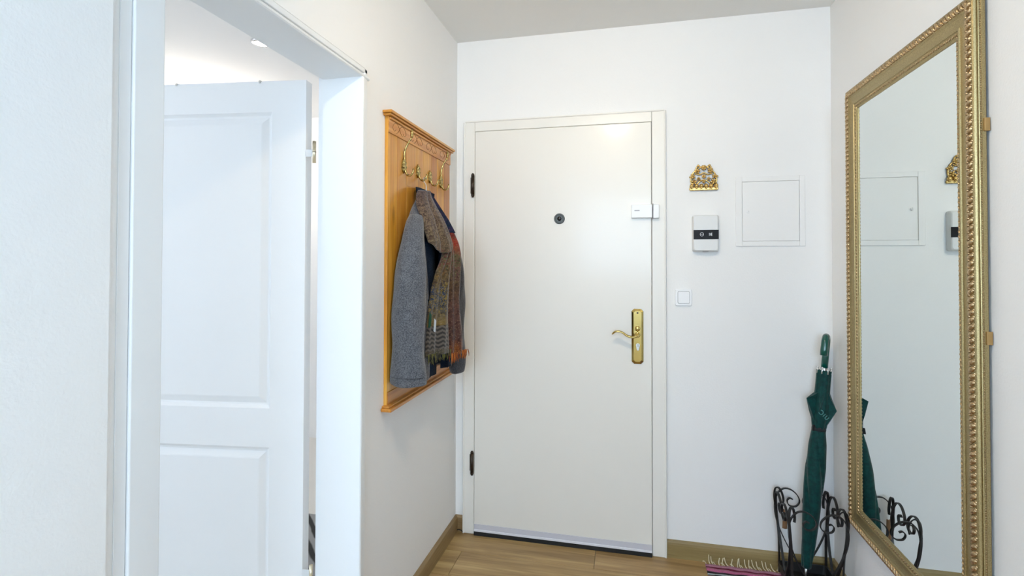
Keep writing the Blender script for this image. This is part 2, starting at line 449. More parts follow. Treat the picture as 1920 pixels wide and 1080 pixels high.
for z in (1.718, .350):
    h = MB().tube([(-.7545, FY - .009, z - .047), (-.7545, FY - .009, z + .047)], .0085, 12).build('hinge', M_DARKM, D1, smooth=True)
    tag(h, 'dark metal hinge barrel')
    b = MB()
    for zz in (-.050, .050):
        b.lathe([(.004, -.010), (.0075, -.004), (.0085, 0), (.0075, .004), (.004, .010)], (-.7545, FY - .009, z + zz), 'Z', 10)
    b.build('hinge_cap', M_DARKM, h, smooth=True)
    MB().box(-.768, -.756, FY - .003, FY + .002, z - .04, z + .04).build('hinge_plate', M_DARKM, h)
# peephole
ph = MB().lathe([(.0255, 0), (.0255, .004), (.0235, .006), (.019, .006), (.0175, .003), (.010, .003)], (-.324, FY - .003, 1.545), (0, -1, 0), 32).build('peephole', M_BLACKH, D1, smooth=False)
MB().lathe([(.010, 0), (.010, .0045), (.006, .0062), (.0001, .0068)], (-.324, FY - .0045, 1.545), (0, -1, 0), 20).build('peephole_lens', M_LENS, ph, smooth=True)
tag(ph, 'dark round door viewer')
# handle plate
py = FY - .003
def oct_plate(x0, x1, z0, z1, c): return [(x0 + c, z0), (x1 - c, z0), (x1, z0 + c), (x1, z1 - c), (x1 - c, z1), (x0 + c, z1), (x0, z1 - c), (x0, z0 + c)]
b = MB()
o1 = oct_plate(.0105, .0635, .872, 1.124, .011); o2 = oct_plate(.0105, .0635, .872, 1.124, .011); o3 = oct_plate(.0195, .0545, .882, 1.114, .008)
b.loft([[(x, py, z) for x, z in o1], [(x, py - .004, z) for x, z in o2], [(x, py - .010, z) for x, z in o3]])
pl = b.build('handle_plate', M_BRASS, D1); tag(pl, 'polished brass backplate')
MB().lathe([(.0045, 0), (.0045, .0012)], (.037, py - .0098, 1.106), (0, -1, 0), 12).build('screw', M_DARKM, pl)
MB().lathe([(.0045, 0), (.0045, .0012)], (.037, py - .0098, .893), (0, -1, 0), 12).build('screw', M_BRASS, pl)
# decorative dome above the spindle, cylinder below
MB().lathe([(.013, 0), (.012, .005), (.008, .009), (.0001, .010)], (.037, py - .0095, 1.034), (0, -1, 0), 18).build('rosette', M_BRASS, pl, smooth=True)
b = MB(); b.prism([(.009 * math.cos(a), .009 * math.sin(a)) for a in [PI * k / 8 - .35 for k in range(11)]] + [(-.005, -.022), (.0, -.025), (.005, -.022)],
                  lambda u, v: (.0385 + u, py - .009, .958 + v), lambda u, v: (.0385 + u, py - .0125, .958 + v))
b.build('cylinder', M_STEEL, pl, bevel=.0008)
MB().box(.0375, .0395, py - .0131, py - .0124, .951, .965).build('keyhole', M_HOLLOW, pl)
# lever: neck then a wave to the left
P = spline([(.037, py - .009, 1.008), (.037, py - .035, 1.008), (.034, py - .048, 1.006), (.015, py - .053, 1.000), (-.010, py - .054, 1.006), (-.032, py - .054, 1.021), (-.052, py - .054, 1.025), (-.066, py - .053, 1.020), (-.076, py - .052, 1.010)], 6)
n = len(P)
rings = []
for i, p in enumerate(P):
    t = (P[min(i + 1, n - 1)] - P[max(i - 1, 0)]).normalized(); f = i / (n - 1)
    a = lerp(.0085, .0125, min(1, f * 1.6)) if f < .8 else lerp(.0125, .006, (f - .8) / .2)      # depth half
    c = lerp(.0085, .0048, min(1, f * 1.8)) if f < .9 else lerp(.0048, .0025, (f - .9) / .1)
    up_ = Vector((0, 0, 1)); up_ = (up_ - t * up_.dot(t)).normalized(); sd = t.cross(up_)
    rings.append([p + sd * math.cos(q) * a + up_ * math.sin(q) * c for q in [2 * PI * k / 12 for k in range(12)]])
lv = MB().loft(rings).build('lever', M_BRASS, D1, smooth=True); tag(lv, 'wavy brass lever handle')
MB().lathe([(.0135, 0), (.0135, .010), (.011, .014), (.0095, .016)], (.037, py - .009, 1.008), (0, -1, 0), 18).build('lever_collar', M_BRASS, lv, smooth=True)

# alarm contact on leaf and frame
s1 = tag(MB().prism(rrect(.010, .1035, 1.541, 1.602, .004, 3), lambda u, v: (u, FY - .003, v), lambda u, v: (u, FY - .024, v)).build('door_sensor', M_PLAST, bevel=.003),
         'white plastic alarm contact box on the entrance door, left half', 'alarm sensor')
MB().box(.024, .047, FY - .0252, FY - .0238, 1.573, 1.577).build('lettering', mat('grey_print', (.36, .36, .38), .6), s1)
s2 = tag(MB().prism(rrect(.1065, .134, 1.539, 1.602, .004, 3), lambda u, v: (u, FY, v), lambda u, v: (u, FY - .023, v)).build('sensor_magnet', M_PLAST, bevel=.003),
         'narrow white plastic alarm magnet on the door frame', 'alarm magnet')
s3 = MB(); s3.loft([[(.1038, FY - y, 1.537), (.1058, FY - y, 1.537), (.1068, FY - y, 1.575), (.1066, FY - y, 1.606), (.1050, FY - y, 1.606), (.1044, FY - y, 1.575)] for y in (.001, .0262)])
s3.build('magnet_side', mat('grey_sensor_side', (.16, .16, .17), .4), s2)

# ================================================================== SIDE DOOR (left)
D2 = empty('door_2', (-.9, 1.13, 0), 'open white panelled side door in its white frame', 'door', kind='structure')
JY, JN, JZ = 1.485, .772, 1.930                     # far jamb face, near jamb face, lintel underside
XB = -.972
XF = -.828; CZ = 1.962; XN = -.8405
b = MB(); b.prism([(XB, JY), (XF - .003, JY), (XF, JY + .003), (XF, JY + .010), (XF - .003, JY + .013), (XL + .006, JY + .013), (XL + .006, OY1 - .012), (XL, OY1 - .001), (XB, OY1 - .001)], lambda u, v: (u, v, 0), lambda u, v: (u, v, JZ)); b.build('jamb', M_TRIM, D2)
MB().box(XB, XL, OY0 + .001, JN + .010, 0, JZ).build('jamb', M_TRIM, D2)
b = MB(); b.prism([(XB, JZ), (XF - .003, JZ), (XF, JZ + .003), (XF, JZ + .008), (XF - .003, JZ + .011), (XL + .006, JZ + .011), (XL + .006, JZ + .030), (XL, OZ - .001), (XB, OZ - .001)], lambda u, v: (u, OY0 + .001, v), lambda u, v: (u, OY1 - .001, v)); b.build('lintel', M_TRIM, D2)
# rebate and room-side casing
b = MB(); b.box(XB - .024, XB - .001, JY + .013, OY1 + .04, 0, OZ + .03); b.build('room_casing', M_TRIM, D2, bevel=.002)
b = MB(); b.box(XB - .024, XB - .001, OY0 - .04, JN - .013, 0, OZ + .03); b.build('room_casing', M_TRIM, D2, bevel=.002)
b = MB(); b.box(XB - .024, XB - .001, JN - .013, JY + .013, JZ + .013, OZ + .03); b.build('room_casing', M_TRIM, D2, bevel=.002)
# hall-side casing: outer strip beyond a shadow groove; wider flat strip on the near side
MB().box(XL + .0005, XF - .004, JY + .018, JY + .036, 0, CZ).build('casing', M_TRIM, D2, bevel=.0025)
MB().box(XL + .0005, XF - .004, .70, JY + .036, JZ + .017, CZ).build('casing', M_TRIM, D2, bevel=.0025)
MB().box(XL - .002, XN, .7215, JN + .0105, 0, CZ).build('casing', M_TRIM, D2, bevel=.003)
MB().box(XL + .0003, XL + .0022, .6995, .7205, 0, CZ).build('casing_seal', M_TRIM, D2, bevel=.0008)
# leaf, swung into the room
A = Vector((-1.062, 1.527, 0)); DU = Vector((-.992, -.126, 0)); DV = Vector((-.126, .992, 0))
def T(u, v, z): return A + DU * u + DV * v + Vector((0, 0, z))
LW, LT, LZ0, LZ1 = .735, .040, .008, 1.951
b = MB()
PU0, PU1 = .120, LW - .120
rails = [(LZ0, .10), (.712, .842), (1.845, LZ1)]
b.box(0, PU0, 0, LT, LZ0, LZ1, T); b.box(PU1, LW, 0, LT, LZ0, LZ1, T)
for a, c in rails: b.box(PU0, PU1, 0, LT, a, c, T)
lf = b.build('leaf', M_LEAF, D2)
for z0, z1 in ((.10, .712), (.842, 1.845)):
    b = MB()
    for side, base in ((1, 0), (-1, LT)):
        L = []
        for ins, dep in ((0, 0), (.004, .004), (.010, .0095), (.016, .0105), (.036, .003), (.040, .0022)):
            v = base + side * dep
            L.append([T(PU0 + ins, v, z0 + ins), T(PU1 - ins, v, z0 + ins), T(PU1 - ins, v, z1 - ins), T(PU0 + ins, v, z1 - ins)])
        b.loft(L, cap=False); b.face(L[-1])
    b.build('panel', M_LEAF, lf)
M_BRASSP = mat('pale_brass', (.72, .62, .44), .3, metal=1)
for z in (1.703, .30):
    h = MB().tube([T(-.036, -.012, z - .036), T(-.036, -.012, z + .036)], .0058, 12).build('hinge', M_BRASSP, D2, smooth=True)
    tag(h, 'pale brass door hinge')
    MB().lathe([(.0062, -.001), (.0062, .001)], T(-.036, -.012, z), 'Z', 12).build('hinge_ring', M_DARKM, h)
    MB().box(-.031, .002, .0, .003, z - .012, z + .012, T).build('hinge_arm', M_TRIM, h)
# over-door hook tips (two thin metal tabs on the top edge)
for u in (.165, .47):
    t = empty('door_hook', T(u, LT / 2, LZ1), 'thin steel over-door hook at the %s of the white door top edge' % ('middle' if u < .3 else 'left'), 'hook', 'over-door hooks')
    P = [T(u, -.002, LZ1 - .006), T(u, -.002, LZ1 + .002), T(u, LT + .002, LZ1 + .002), T(u, LT + .002, LZ1 - .10), T(u, LT + .02, LZ1 - .12), T(u, LT + .03, LZ1 - .10)]
    MB().band(P, DU, .006, .002).build('clip', M_STEEL, t)
    MB().ball(T(u, LT + .031, LZ1 - .098), .005).build('knob', M_STEEL, t, smooth=True)
# side room contents glimpsed in the hinge gap and over the door
k_m = mat('grey_striped_rug', (.2, .2, .2), .95); k = N(k_m)
wv = k.n('ShaderNodeTexWave', Scale=9.0, Distortion=1.5); wv.bands_direction = 'DIAGONAL'; k.l(k.coords(), wv.inputs['Vector'])
k.l(k.ramp(wv.outputs[0], [(.3, (.03, .03, .03)), (.7, (.30, .30, .30))]), k.b.inputs['Base Color'])
tag(MB().box(-2.6, -1.15, 1.75, 2.42, .0005, .014).build('grey_rug', k_m, bevel=.005), 'dark grey striped rug glimpsed in the gap beside the open door', 'rug')
for (x, y, lab) in ((-1.815, 2.237, 'small round ceiling spotlight seen over the open white door'), (-2.7, .5, 'small round ceiling spotlight of the side room, hidden by the wall')):
    t = empty('ceiling_spotlight', (x, y, ZC), lab, 'ceiling light', 'side room spotlights')
    MB().lathe([(.048, 0), (.048, -.004), (.042, -.010), (.036, -.010), (.034, -.004)], (x, y, ZC), 'Z', 28).build('ring', M_SILVER, t, smooth=True)
    MB().lathe([(.034, -.002), (.034, -.008), (.0001, -.009)], (x, y, ZC), 'Z', 24).build('glass', M_SPOT, t)

# ================================================================== HALL CEILING LAMP (above the frame, mirrored in the door gloss)
LPX, LPY, LPZ = -.086, .986, 2.375
lp = empty('ceiling_spot', (LPX, LPY, ZC), 'round ceiling spotlight aimed at the entrance door, above the picture', 'ceiling spotlight')
MB().lathe([(.045, 0), (.045, -.012), (.040, -.016)], (LPX, LPY, ZC), 'Z', 32).build('base', M_SILVER, lp)
MB().tube([(LPX, LPY, ZC - .014), (LPX, LPY - .02, LPZ + .01)], .008, 10).build('arm', M_SILVER, lp)
ld = Vector((0, .72, -.69)).normalized(); lo_ = Vector((LPX, LPY, LPZ))
MB().lathe([(.030, -.07), (.044, -.055), (.050, .0), (.050, .016), (.0475, .016), (.0475, -.002)], lo_, ld, 32).build('shade', M_SILVER, lp, smooth=False)
MB().lathe([(.046, -.003), (.046, 0), (.0001, .001)], lo_, ld, 32).build('bulb', M_LAMP, lp)
for px_, py_, es, lab in ((-2.3, .1, 6.0, 'added opal pendant as fill light for the side room, left outside the picture'), (-2.75, 2.75, 15.0, 'added opal pendant as fill light, hidden behind the open white door')):  # unseen pendants, added to brighten the side room and neutralise its blue
    rl = empty('fill_pendant_lamp', (px_, py_, 1.95), lab, 'added fill lamp', 'added fill pendants')
    MB().tube([(px_, py_, 2.20), (px_, py_, ZC)], .004, 6).build('cord', M_STEEL, rl)
    MB().lathe([(.03, 0), (.11, .025), (.15, .09), (.15, .15), (.11, .22), (.03, .25)], (px_, py_, 1.95), 'Z', 24).build('shade', mat('fill_opal_%d' % es, (.9, .9, .85), .3, emit=(1.0, .90, .78), estr=es), rl, smooth=True)

# ================================================================== THINGS ON THE END WALL
def wallbox(name, x0, x1, z0, z1, d, material, parent=None, r=.004, y=YD, bevel=.002):
    return MB().prism(rrect(x0, x1, z0, z1, r, 4), lambda u, v: (u, y, v), lambda u, v: (u, y - d, v)).build(name, material, parent, bevel=bevel)
# fuse box
fb = empty('fuse_box', (.604, YD, 1.412), 'flush white square fuse box cover beside the mirror', 'fuse box')
b = MB(); a0, a1, c0, c1, s = .465, .747, 1.410, 1.719, .026
b.box(a0, a0 + s, YD - .006, YD, c0, c1); b.box(a1 - s + .004, a1, YD - .006, YD, c0, c1); b.box(a0 + s, a1 - s + .004, YD - .006, YD, c0, c0 + s - .004); b.box(a0 + s, a1 - s + .004, YD - .006, YD, c1 - s + .004, c1)
b.build('frame', M_WALL, fb, bevel=.0015)
MB().box(a0 + s + .002, a1 - s + .002, YD - .0056, YD, c0 + s - .003, c1 - s + .003).build('cover_door', M_WALL, fb, bevel=.0012)
kb = MB().lathe([(.006, 0), (.006, .004), (.004, .0055)], (.515, YD - .0048, 1.562), (0, -1, 0), 14).build('latch', M_PLAST, fb)
MB().box(.5135, .5165, YD - .0125, YD - .0095, 1.556, 1.568).build('slot', M_PLAST2, kb)
# intercom
ic = empty('intercom', (.332, YD, 1.386), 'white wall box with a black band and two symbols', 'intercom')
x0, x1, z0, z1 = .279, .390, 1.387, 1.551
b = MB()
R = []
for ins, d in ((0, 0), (0, .022), (.0025, .030), (.006, .033)):
    R.append([(u, YD - d, v) for u, v in rrect(x0 + ins, x1 - ins, z0 + ins, z1 - ins, .009, 5)])
b.loft(R); b.build('body', M_PLAST2, ic, smooth=False)
bd = MB().box(x0 + .0035, x1 - .0015, YD - .0345, YD - .029, 1.4415, 1.4835).build('display_band', M_BLACKG, ic, bevel=.0005)
b = MB(); cx, cz, yy = .3175, 1.4635, YD - .0349
for k_ in range(24):
    a, c = 2 * PI * k_ / 24, 2 * PI * (k_ + 1) / 24
    b.face([(cx + .0082 * math.cos(a), yy, cz + .0088 * math.sin(a)), (cx + .0082 * math.cos(c), yy, cz + .0088 * math.sin(c)), (cx + .0060 * math.cos(c), yy, cz + .0066 * math.sin(c)), (cx + .0060 * math.cos(a), yy, cz + .0066 * math.sin(a))])
b.face([(cx - .006, yy, cz - .001), (cx + .006, yy, cz - .001), (cx + .006, yy, cz + .001), (cx - .006, yy, cz + .001)])
b.build('symbol', M_ICON, bd)
b = MB(); cx = .3545
for q in (-.0055, -.002):
    b.face([(cx + q - .001, yy, cz - .006), (cx + q + .001, yy, cz - .006), (cx + q + .001, yy, cz + .006), (cx + q - .001, yy, cz + .006)])
b.face([(cx - .007, yy, cz + .003), (cx + .001, yy, cz - .003), (cx + .001, yy, cz - .001), (cx - .007, yy, cz + .005)])
b.face([(cx + .001, yy, cz - .004), (cx + .006, yy, cz - .0085), (cx + .006, yy, cz + .0085), (cx + .001, yy, cz + .004)])
b.build('symbol', M_ICON, bd)
MB().box(.322, .346, YD - .030, YD - .012, 1.3855, 1.388).build('speaker_slot', mat('intercom_slot', (.3, .3, .3), .6), ic)
# light switch
sw_ = empty('light_switch', (.241, YD, 1.141), 'square white light switch right of the entrance door', 'light switch')
wallbox('frame', .2045, .2775, 1.1405, 1.2165, .009, M_PLAST, sw_, r=.008, bevel=.0025)
wallbox('rocker_gap', .2155, .2675, 1.1505, 1.2065, .0003, mat('switch_gap', (.25, .25, .25), .7), sw_, r=.006, y=YD - .009, bevel=0)
wallbox('rocker', .2168, .2662, 1.1518, 1.2052, .004, M_PLAST, sw_, r=.005, y=YD - .009, bevel=.0015)

# golden wall ornament (key rack)
orn = empty('key_rack', (.329, YD, 1.665), 'ornate gold key rack of flowers above the white wall box', 'wall ornament')
oy = YD - .008
b = MB()
b.prism(rrect(.267, .392, 1.664, 1.679, .007, 4), lambda u, v: (u, YD, v), lambda u, v: (u, YD - .012, v))
b.build('base_bar', M_ORN, orn, bevel=.003)
for i in range(6):
    x = .2775 + i * .0208
    b = MB(); b.ball((x, YD - .012, 1.684), (.0100, .010, .0105), sub=2); b.ball((x, YD - .020, 1.676), (.0065, .006, .0065), sub=1)
    b.build('knob', M_ORN, orn, smooth=True)
def flower(cx, cz, r, petals, rot):
    b = MB()
    for k_ in range(petals):
        a = rot + 2 * PI * k_ / petals
        Mx = Matrix.Rotation(-a, 4, 'Y')
        b.ball((cx + r * .58 * math.cos(a), oy - .003, cz + r * .58 * math.sin(a)), (r * .56, .0055, r * .36), Mx, 1)
    b.ball((cx, oy - .008, cz), (r * .32, .005, r * .32), None, 1)
    return b.build('flower', M_ORN, orn, smooth=True)
for cx, cz, r, p, ro in ((.288, 1.703, .0145, 5, .3), (.371, 1.703, .0145, 5, .8), (.302, 1.752, .013, 5, .1), (.358, 1.753, .013, 6, .6), (.330, 1.766, .0125, 7, .2),
                         (.282, 1.728, .012, 5, .9), (.376, 1.727, .012, 5, .2), (.330, 1.727, .010, 6, .4), (.308, 1.716, .009, 5, .5), (.351, 1.716, .009, 5, .1), (.330, 1.703, .009, 5, .3)):
    flower(cx, cz, r, p, ro)
def scroll(P, r=.0034):
    MB().tube(spline([(x, oy + .001, z) for x, z in P], 5), r, 6).build('scroll', M_ORN, orn, smooth=True)
scroll([(.279, 1.690), (.274, 1.712), (.281, 1.738), (.298, 1.757), (.318, 1.770), (.330, 1.776)])
scroll([(.381, 1.690), (.385, 1.712), (.378, 1.738), (.361, 1.757), (.342, 1.770), (.330, 1.776)])
scroll([(.292, 1.742), (.312, 1.736), (.330, 1.744), (.348, 1.736), (.368, 1.742)])
scroll([(.300, 1.690), (.312, 1.704), (.330, 1.712), (.348, 1.704), (.360, 1.690)])
scroll([(.296, 1.757), (.300, 1.770), (.309, 1.776), (.313, 1.768)])
scroll([(.364, 1.757), (.360, 1.770), (.351, 1.777), (.347, 1.768)])
for sx in (.306, .354):
    MB().ball((sx, oy - .002, 1.776), (.007, .005, .006), sub=1).build('bud', M_ORN, orn, smooth=True)
for sx in (.272, .388):
    MB().ball((sx, oy - .001, 1.726), (.006, .004, .0045), sub=1).build('bud', M_ORN, orn, smooth=True)

# ================================================================== COAT RACK
CX = -.835                                          # board front
rk = empty('coat_rack', (XL, 1.995, .81), 'honey pine wall coat rack with cornice, carved frieze and brass hooks', 'coat rack')
ry0, ry1 = 1.675, 2.319
ws = [.075, .082, .098, .07, .09, .064, .088, .077]; tot = sum(ws); y = ry0
for q in ws:
    w_ = q / tot * (ry1 - ry0)
    MB().box(XL + .0005, CX, y + .0004, y + w_ - .0004, .828, 1.862).build('board', M_PINEZ, rk, bevel=.0012, seg=1)
    y += w_
fz_ = MB().box(CX, CX + .004, ry0, ry1, 1.799, 1.858).build('frieze', M_PINEY, rk, bevel=.001)
for i in range(4):                                  # carved tendrils on the frieze
    yc = ry0 + .085 + i * .158
    b = MB()
    for sgn in (-1, 1):
        b.tube(spline([(CX + .0042, yc, 1.828), (CX + .0042, yc + sgn * .02, 1.843), (CX + .0042, yc + sgn * .045, 1.838), (CX + .0042, yc + sgn * .056, 1.822), (CX + .0042, yc + sgn * .042, 1.812), (CX + .0042, yc + sgn * .030, 1.820)], 5), .0009, 5)
        b.tube(spline([(CX + .0042, yc, 1.828), (CX + .0042, yc + sgn * .012, 1.815), (CX + .0042, yc + sgn * .025, 1.808)], 4), .0009, 5)
    b.build('carving', M_CARVE, fz_)
b = MB(); b.box(XL + .0005, -.812, 1.656, 2.331, 1.864, 1.874); b.box(XL + .0005, -.818, 1.662, 2.325, 1.856, 1.864); b.build('cornice', M_PINEY, rk, bevel=.002)
MB().box(CX, CX + .010, ry0 + .004, ry1 - .004, 1.846, 1.8555).build('cornice_moulding', M_PINEY, rk, bevel=.003)
MB().box(CX, CX + .004, ry0, ry1, .830, .876).build('bottom_rail', M_PINEY, rk, bevel=.001)
b = MB(); b.box(XL + .0005, -.808, 1.655, 2.33, .812, .824); b.box(XL + .0005, -.818, 1.662, 2.324, .824, .831); b.build('ledge', M_PINEY, rk, bevel=.002)

def hook(y, z, big):
    t = MB()
    hx = CX
    # leaf-shaped plate
    O = []
    hgt = .026 if not big else .028; wid = .014 if not big else .017
    for k_ in range(20):
        a = 2 * PI * k_ / 20; rr = 1 + .07 * math.cos(6 * a)
        O.append((wid * math.sin(a) * (1 - .18 * math.cos(a)) * rr, hgt * math.cos(a) * rr))
    t.loft([[(hx, y + u, z + v) for u, v in O], [(hx + .004, y + u, z + v) for u, v in O], [(hx + .009, y + u * .55, z + v * .6) for u, v in O]])
    for k_ in range(7):
        a = 2 * PI * k_ / 7; t.ball((hx + .007, y + .6 * wid * math.sin(a), z + .6 * hgt * math.cos(a)), (.004, .005, .006), sub=1)
    pl_ = t.build('hook', M_HOOK, rk, smooth=False)
    P = spline([(hx + .006, y, z - .010), (hx + .010, y, z - .026), (hx + .018, y, z - .036), (hx + .029, y, z - .038), (hx + .037, y, z - .030), (hx + .041, y, z - .018)], 5)
    n_ = len(P); MB().tube(P, [lerp(.0048, .0030, i / n_) for i in range(n_)], 8).build('prong', M_HOOK, pl_, smooth=True)
    MB().ball((hx + .041, y, z - .016), .0042, sub=1).build('prong_tip', M_HOOK, pl_, smooth=True)
    if big:
        P = spline([(hx + .006, y, z + .018), (hx + .004, y, z + .040), (hx + .008, y, z + .062), (hx + .018, y, z + .084), (hx + .029, y, z + .100), (hx + .034, y, z + .116)], 5)
        n_ = len(P); MB().tube(P, [lerp(.0040, .0028, i / n_) for i in range(n_)], 8).build('upper_arm', M_HOOK, pl_, smooth=True)
        MB().lathe([(.003, -.012), (.0055, -.006), (.006, .004), (.0048, .016), (.002, .022)], (hx + .034, y, z + .116), 'Z', 10).build('arm_tip', M_HOOK, pl_, smooth=True)
    return pl_
HZ = 1.702
hook(1.803, HZ, True); hook(1.935, HZ + .002, False); hook(2.062, HZ, False); hook(2.193, HZ, True)

# ================================================================== JACKET ON A HANGER
hg = empty('clothes_hanger', (-.798, 1.935, 1.60), 'thin wire hanger hook holding the grey jacket on the pine rack', 'hanger')
P = spline([(-.797, 1.935, 1.600), (-.797, 1.935, 1.645), (-.806, 1.935, 1.661), (-.807, 1.935, 1.673), (-.801, 1.935, 1.679), (-.794, 1.935, 1.672)], 5)
MB().tube(P, .0017, 6).build('hook_wire', M_STEEL, hg, smooth=True)
P = spline([(-.800, 1.935, 1.595), (-.800, 1.88, 1.555), (-.795, 1.81, 1.490)], 5); P2 = spline([(-.800, 1.935, 1.595), (-.800, 1.99, 1.555), (-.795, 2.06, 1.490)], 5)
b = MB(); b.tube(P, .003, 6); b.tube(P2, .003, 6); b.build('shoulder_bar', M_STEEL, hg, smooth=True)

jk = empty('jacket', (-.77, 1.935, .88), 'grey boiled wool jacket hanging under the patterned scarf', 'jacket')
def wob(a, z, amp=.004): return amp * (math.sin(3 * a + 9 * z) + .6 * math.sin(5 * a - 14 * z + 1))
# body: open at the front (angle 0 = +X, towards the hall)
tab = [(.895, -.768, 1.935, .052, .190), (.95, -.768, 1.935, .053, .188), (1.10, -.770, 1.935, .052, .180), (1.25, -.772, 1.935, .051, .176), (1.38, -.775, 1.935, .049, .175),
       (1.46, -.780, 1.935, .045, .170), (1.51, -.788, 1.935, .037, .150), (1.55, -.795, 1.935, .028, .105), (1.585, -.800, 1.935, .020, .058), (1.60, -.802, 1.935, .016, .045)]
rows = []
for i in range(30):
    z = lerp(.895, 1.60, i / 29); cx, cy, ax, ay = interp(tab, z)
    gap = lerp(.70, .95, (z - .895) / .7)
    rows.append([(cx + (ax + wob(t, z)) * math.cos(t), cy + (ay + wob(t, z)) * math.sin(t), z) for t in [lerp(gap, 2 * PI - gap, k_ / 40) for k_ in range(41)]])
MB().grid(rows).build('body', M_WOOL, jk, smooth=True, solid=.006, sub=1)
rows = []
for i in range(20):
    z = lerp(.905, 1.56, i / 19); cx, cy, ax, ay = interp(tab, z); ax -= .008; ay -= .008
    rows.append([(cx + ax * math.cos(t), cy + ay * math.sin(t), z) for t in [lerp(.35, 2 * PI - .35, k_ / 30) for k_ in range(31)]])
tag(MB().grid(rows).build('lining', M_NAVY, jk, smooth=True, solid=.002), 'dark navy lining')
# front facings folded back (navy) and lapel edge
for sg in (-1, 1):
    rows = []
    for i in range(20):
        z = lerp(.90, 1.53, i / 19); cx, cy, ax, ay = interp(tab, z)
        gap = lerp(.70, .95, (z - .895) / .7)
        y_e = cy + sg * ay * math.sin(gap); x_e = cx + ax * math.cos(gap)
        rows.append([(x_e - .004 + .004 * math.sin(20 * z), y_e, z), (x_e - .010, y_e - sg * .03, z), (x_e - .030, y_e - sg * .055, z)])
    MB().grid(rows).build('front_facing', M_NAVY, jk, smooth=True, solid=.004)
def sleeve(name, C, mt):
    """C rows: z, x centre, y centre, x radius, y radius"""
    rows = []
    z0_, z1_ = C[0][0], C[-1][0]
    for i in range(34):
        z = lerp(z0_, z1_, i / 33); cx, cy, ax, ay = interp(C, z)
        rows.append([(cx + (ax + .0045 * math.sin(2 * t + 16 * z) + .003 * math.sin(4 * t - 33 * z)) * math.cos(t), cy + (ay + .003 * math.sin(3 * t + 21 * z)) * math.sin(t), z + (.006 * math.sin(t) if i == 0 else 0)) for t in [2 * PI * k_ / 22 for k_ in range(22)]])
    b = MB(); b.loft(rows, cap=False); b.face(rows[-1])
    return b.build(name, mt, jk, smooth=True, solid=.005, sub=1)
s_ = sleeve('sleeve', [(.905, -.764, 1.700, .062, .042), (.94, -.765, 1.700, .062, .042), (1.10, -.768, 1.705, .060, .044), (1.25, -.768, 1.718, .054, .046), (1.36, -.769, 1.735, .048, .045), (1.44, -.772, 1.757, .041, .042), (1.49, -.776, 1.778, .031, .034), (1.515, -.780, 1.797, .018, .024)], M_WOOL)
b = MB()
b.tube([(-.764 + .0655 * math.cos(t), 1.700 + .0455 * math.sin(t), .932) for t in [2 * PI * k_ / 30 for k_ in range(31)]], .0016, 5, cap=False)
b.build('cuff_seam', M_WOOLD, s_, smooth=True)
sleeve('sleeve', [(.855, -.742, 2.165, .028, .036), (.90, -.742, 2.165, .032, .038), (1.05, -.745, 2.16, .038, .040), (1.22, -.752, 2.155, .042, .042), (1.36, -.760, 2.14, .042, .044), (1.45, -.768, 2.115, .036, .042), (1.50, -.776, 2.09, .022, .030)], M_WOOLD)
# stand-up collar
rows = []
for i in range(6):
    z = lerp(1.565, 1.625, i / 5); f = i / 5
    rows.append([(-.800 + (.020 + .006 * f) * math.cos(t), 1.935 + (.062 + .006 * f) * math.sin(t), z + .012 * math.cos(t) * -1) for t in [lerp(.5, 2 * PI - .5, k_ / 24) for k_ in range(25)]])
MB().grid(rows).build('collar', M_NAVY, jk, smooth=True, solid=.005)
# shoulder seam, pocket piping, little white tag
MB().tube(spline([(-.757, 1.742, 1.462), (-.733, 1.758, 1.40), (-.722, 1.762, 1.30), (-.716, 1.764, 1.20)], 6), .0022, 5).build('seam', M_WOOLD, jk, smooth=True)
b = MB(); b.loft([[(-.7215, 1.778, 1.095), (-.7175, 1.786, 1.10), (-.7165, 1.789, 1.140), (-.7190, 1.784, 1.150)], [(-.7175, 1.778, 1.095), (-.7135, 1.786, 1.10), (-.7125, 1.789, 1.140), (-.7150, 1.784, 1.150)]])
tag(b.build('pocket_piping', mat('green_piping', (.0, .05, .022), .7), jk), 'green pocket edge')
b = MB(); b.loft([[(-.710, 1.800, 1.080), (-.705, 1.803, 1.076), (-.703, 1.806, 1.118), (-.708, 1.803, 1.126)], [(-.7075, 1.799, 1.080), (-.7025, 1.802, 1.076), (-.7005, 1.805, 1.118), (-.7055, 1.802, 1.126)]])
tag(b.build('paper_tag', mat('white_tag', (.42, .43, .44), .8), jk), 'small white tag')

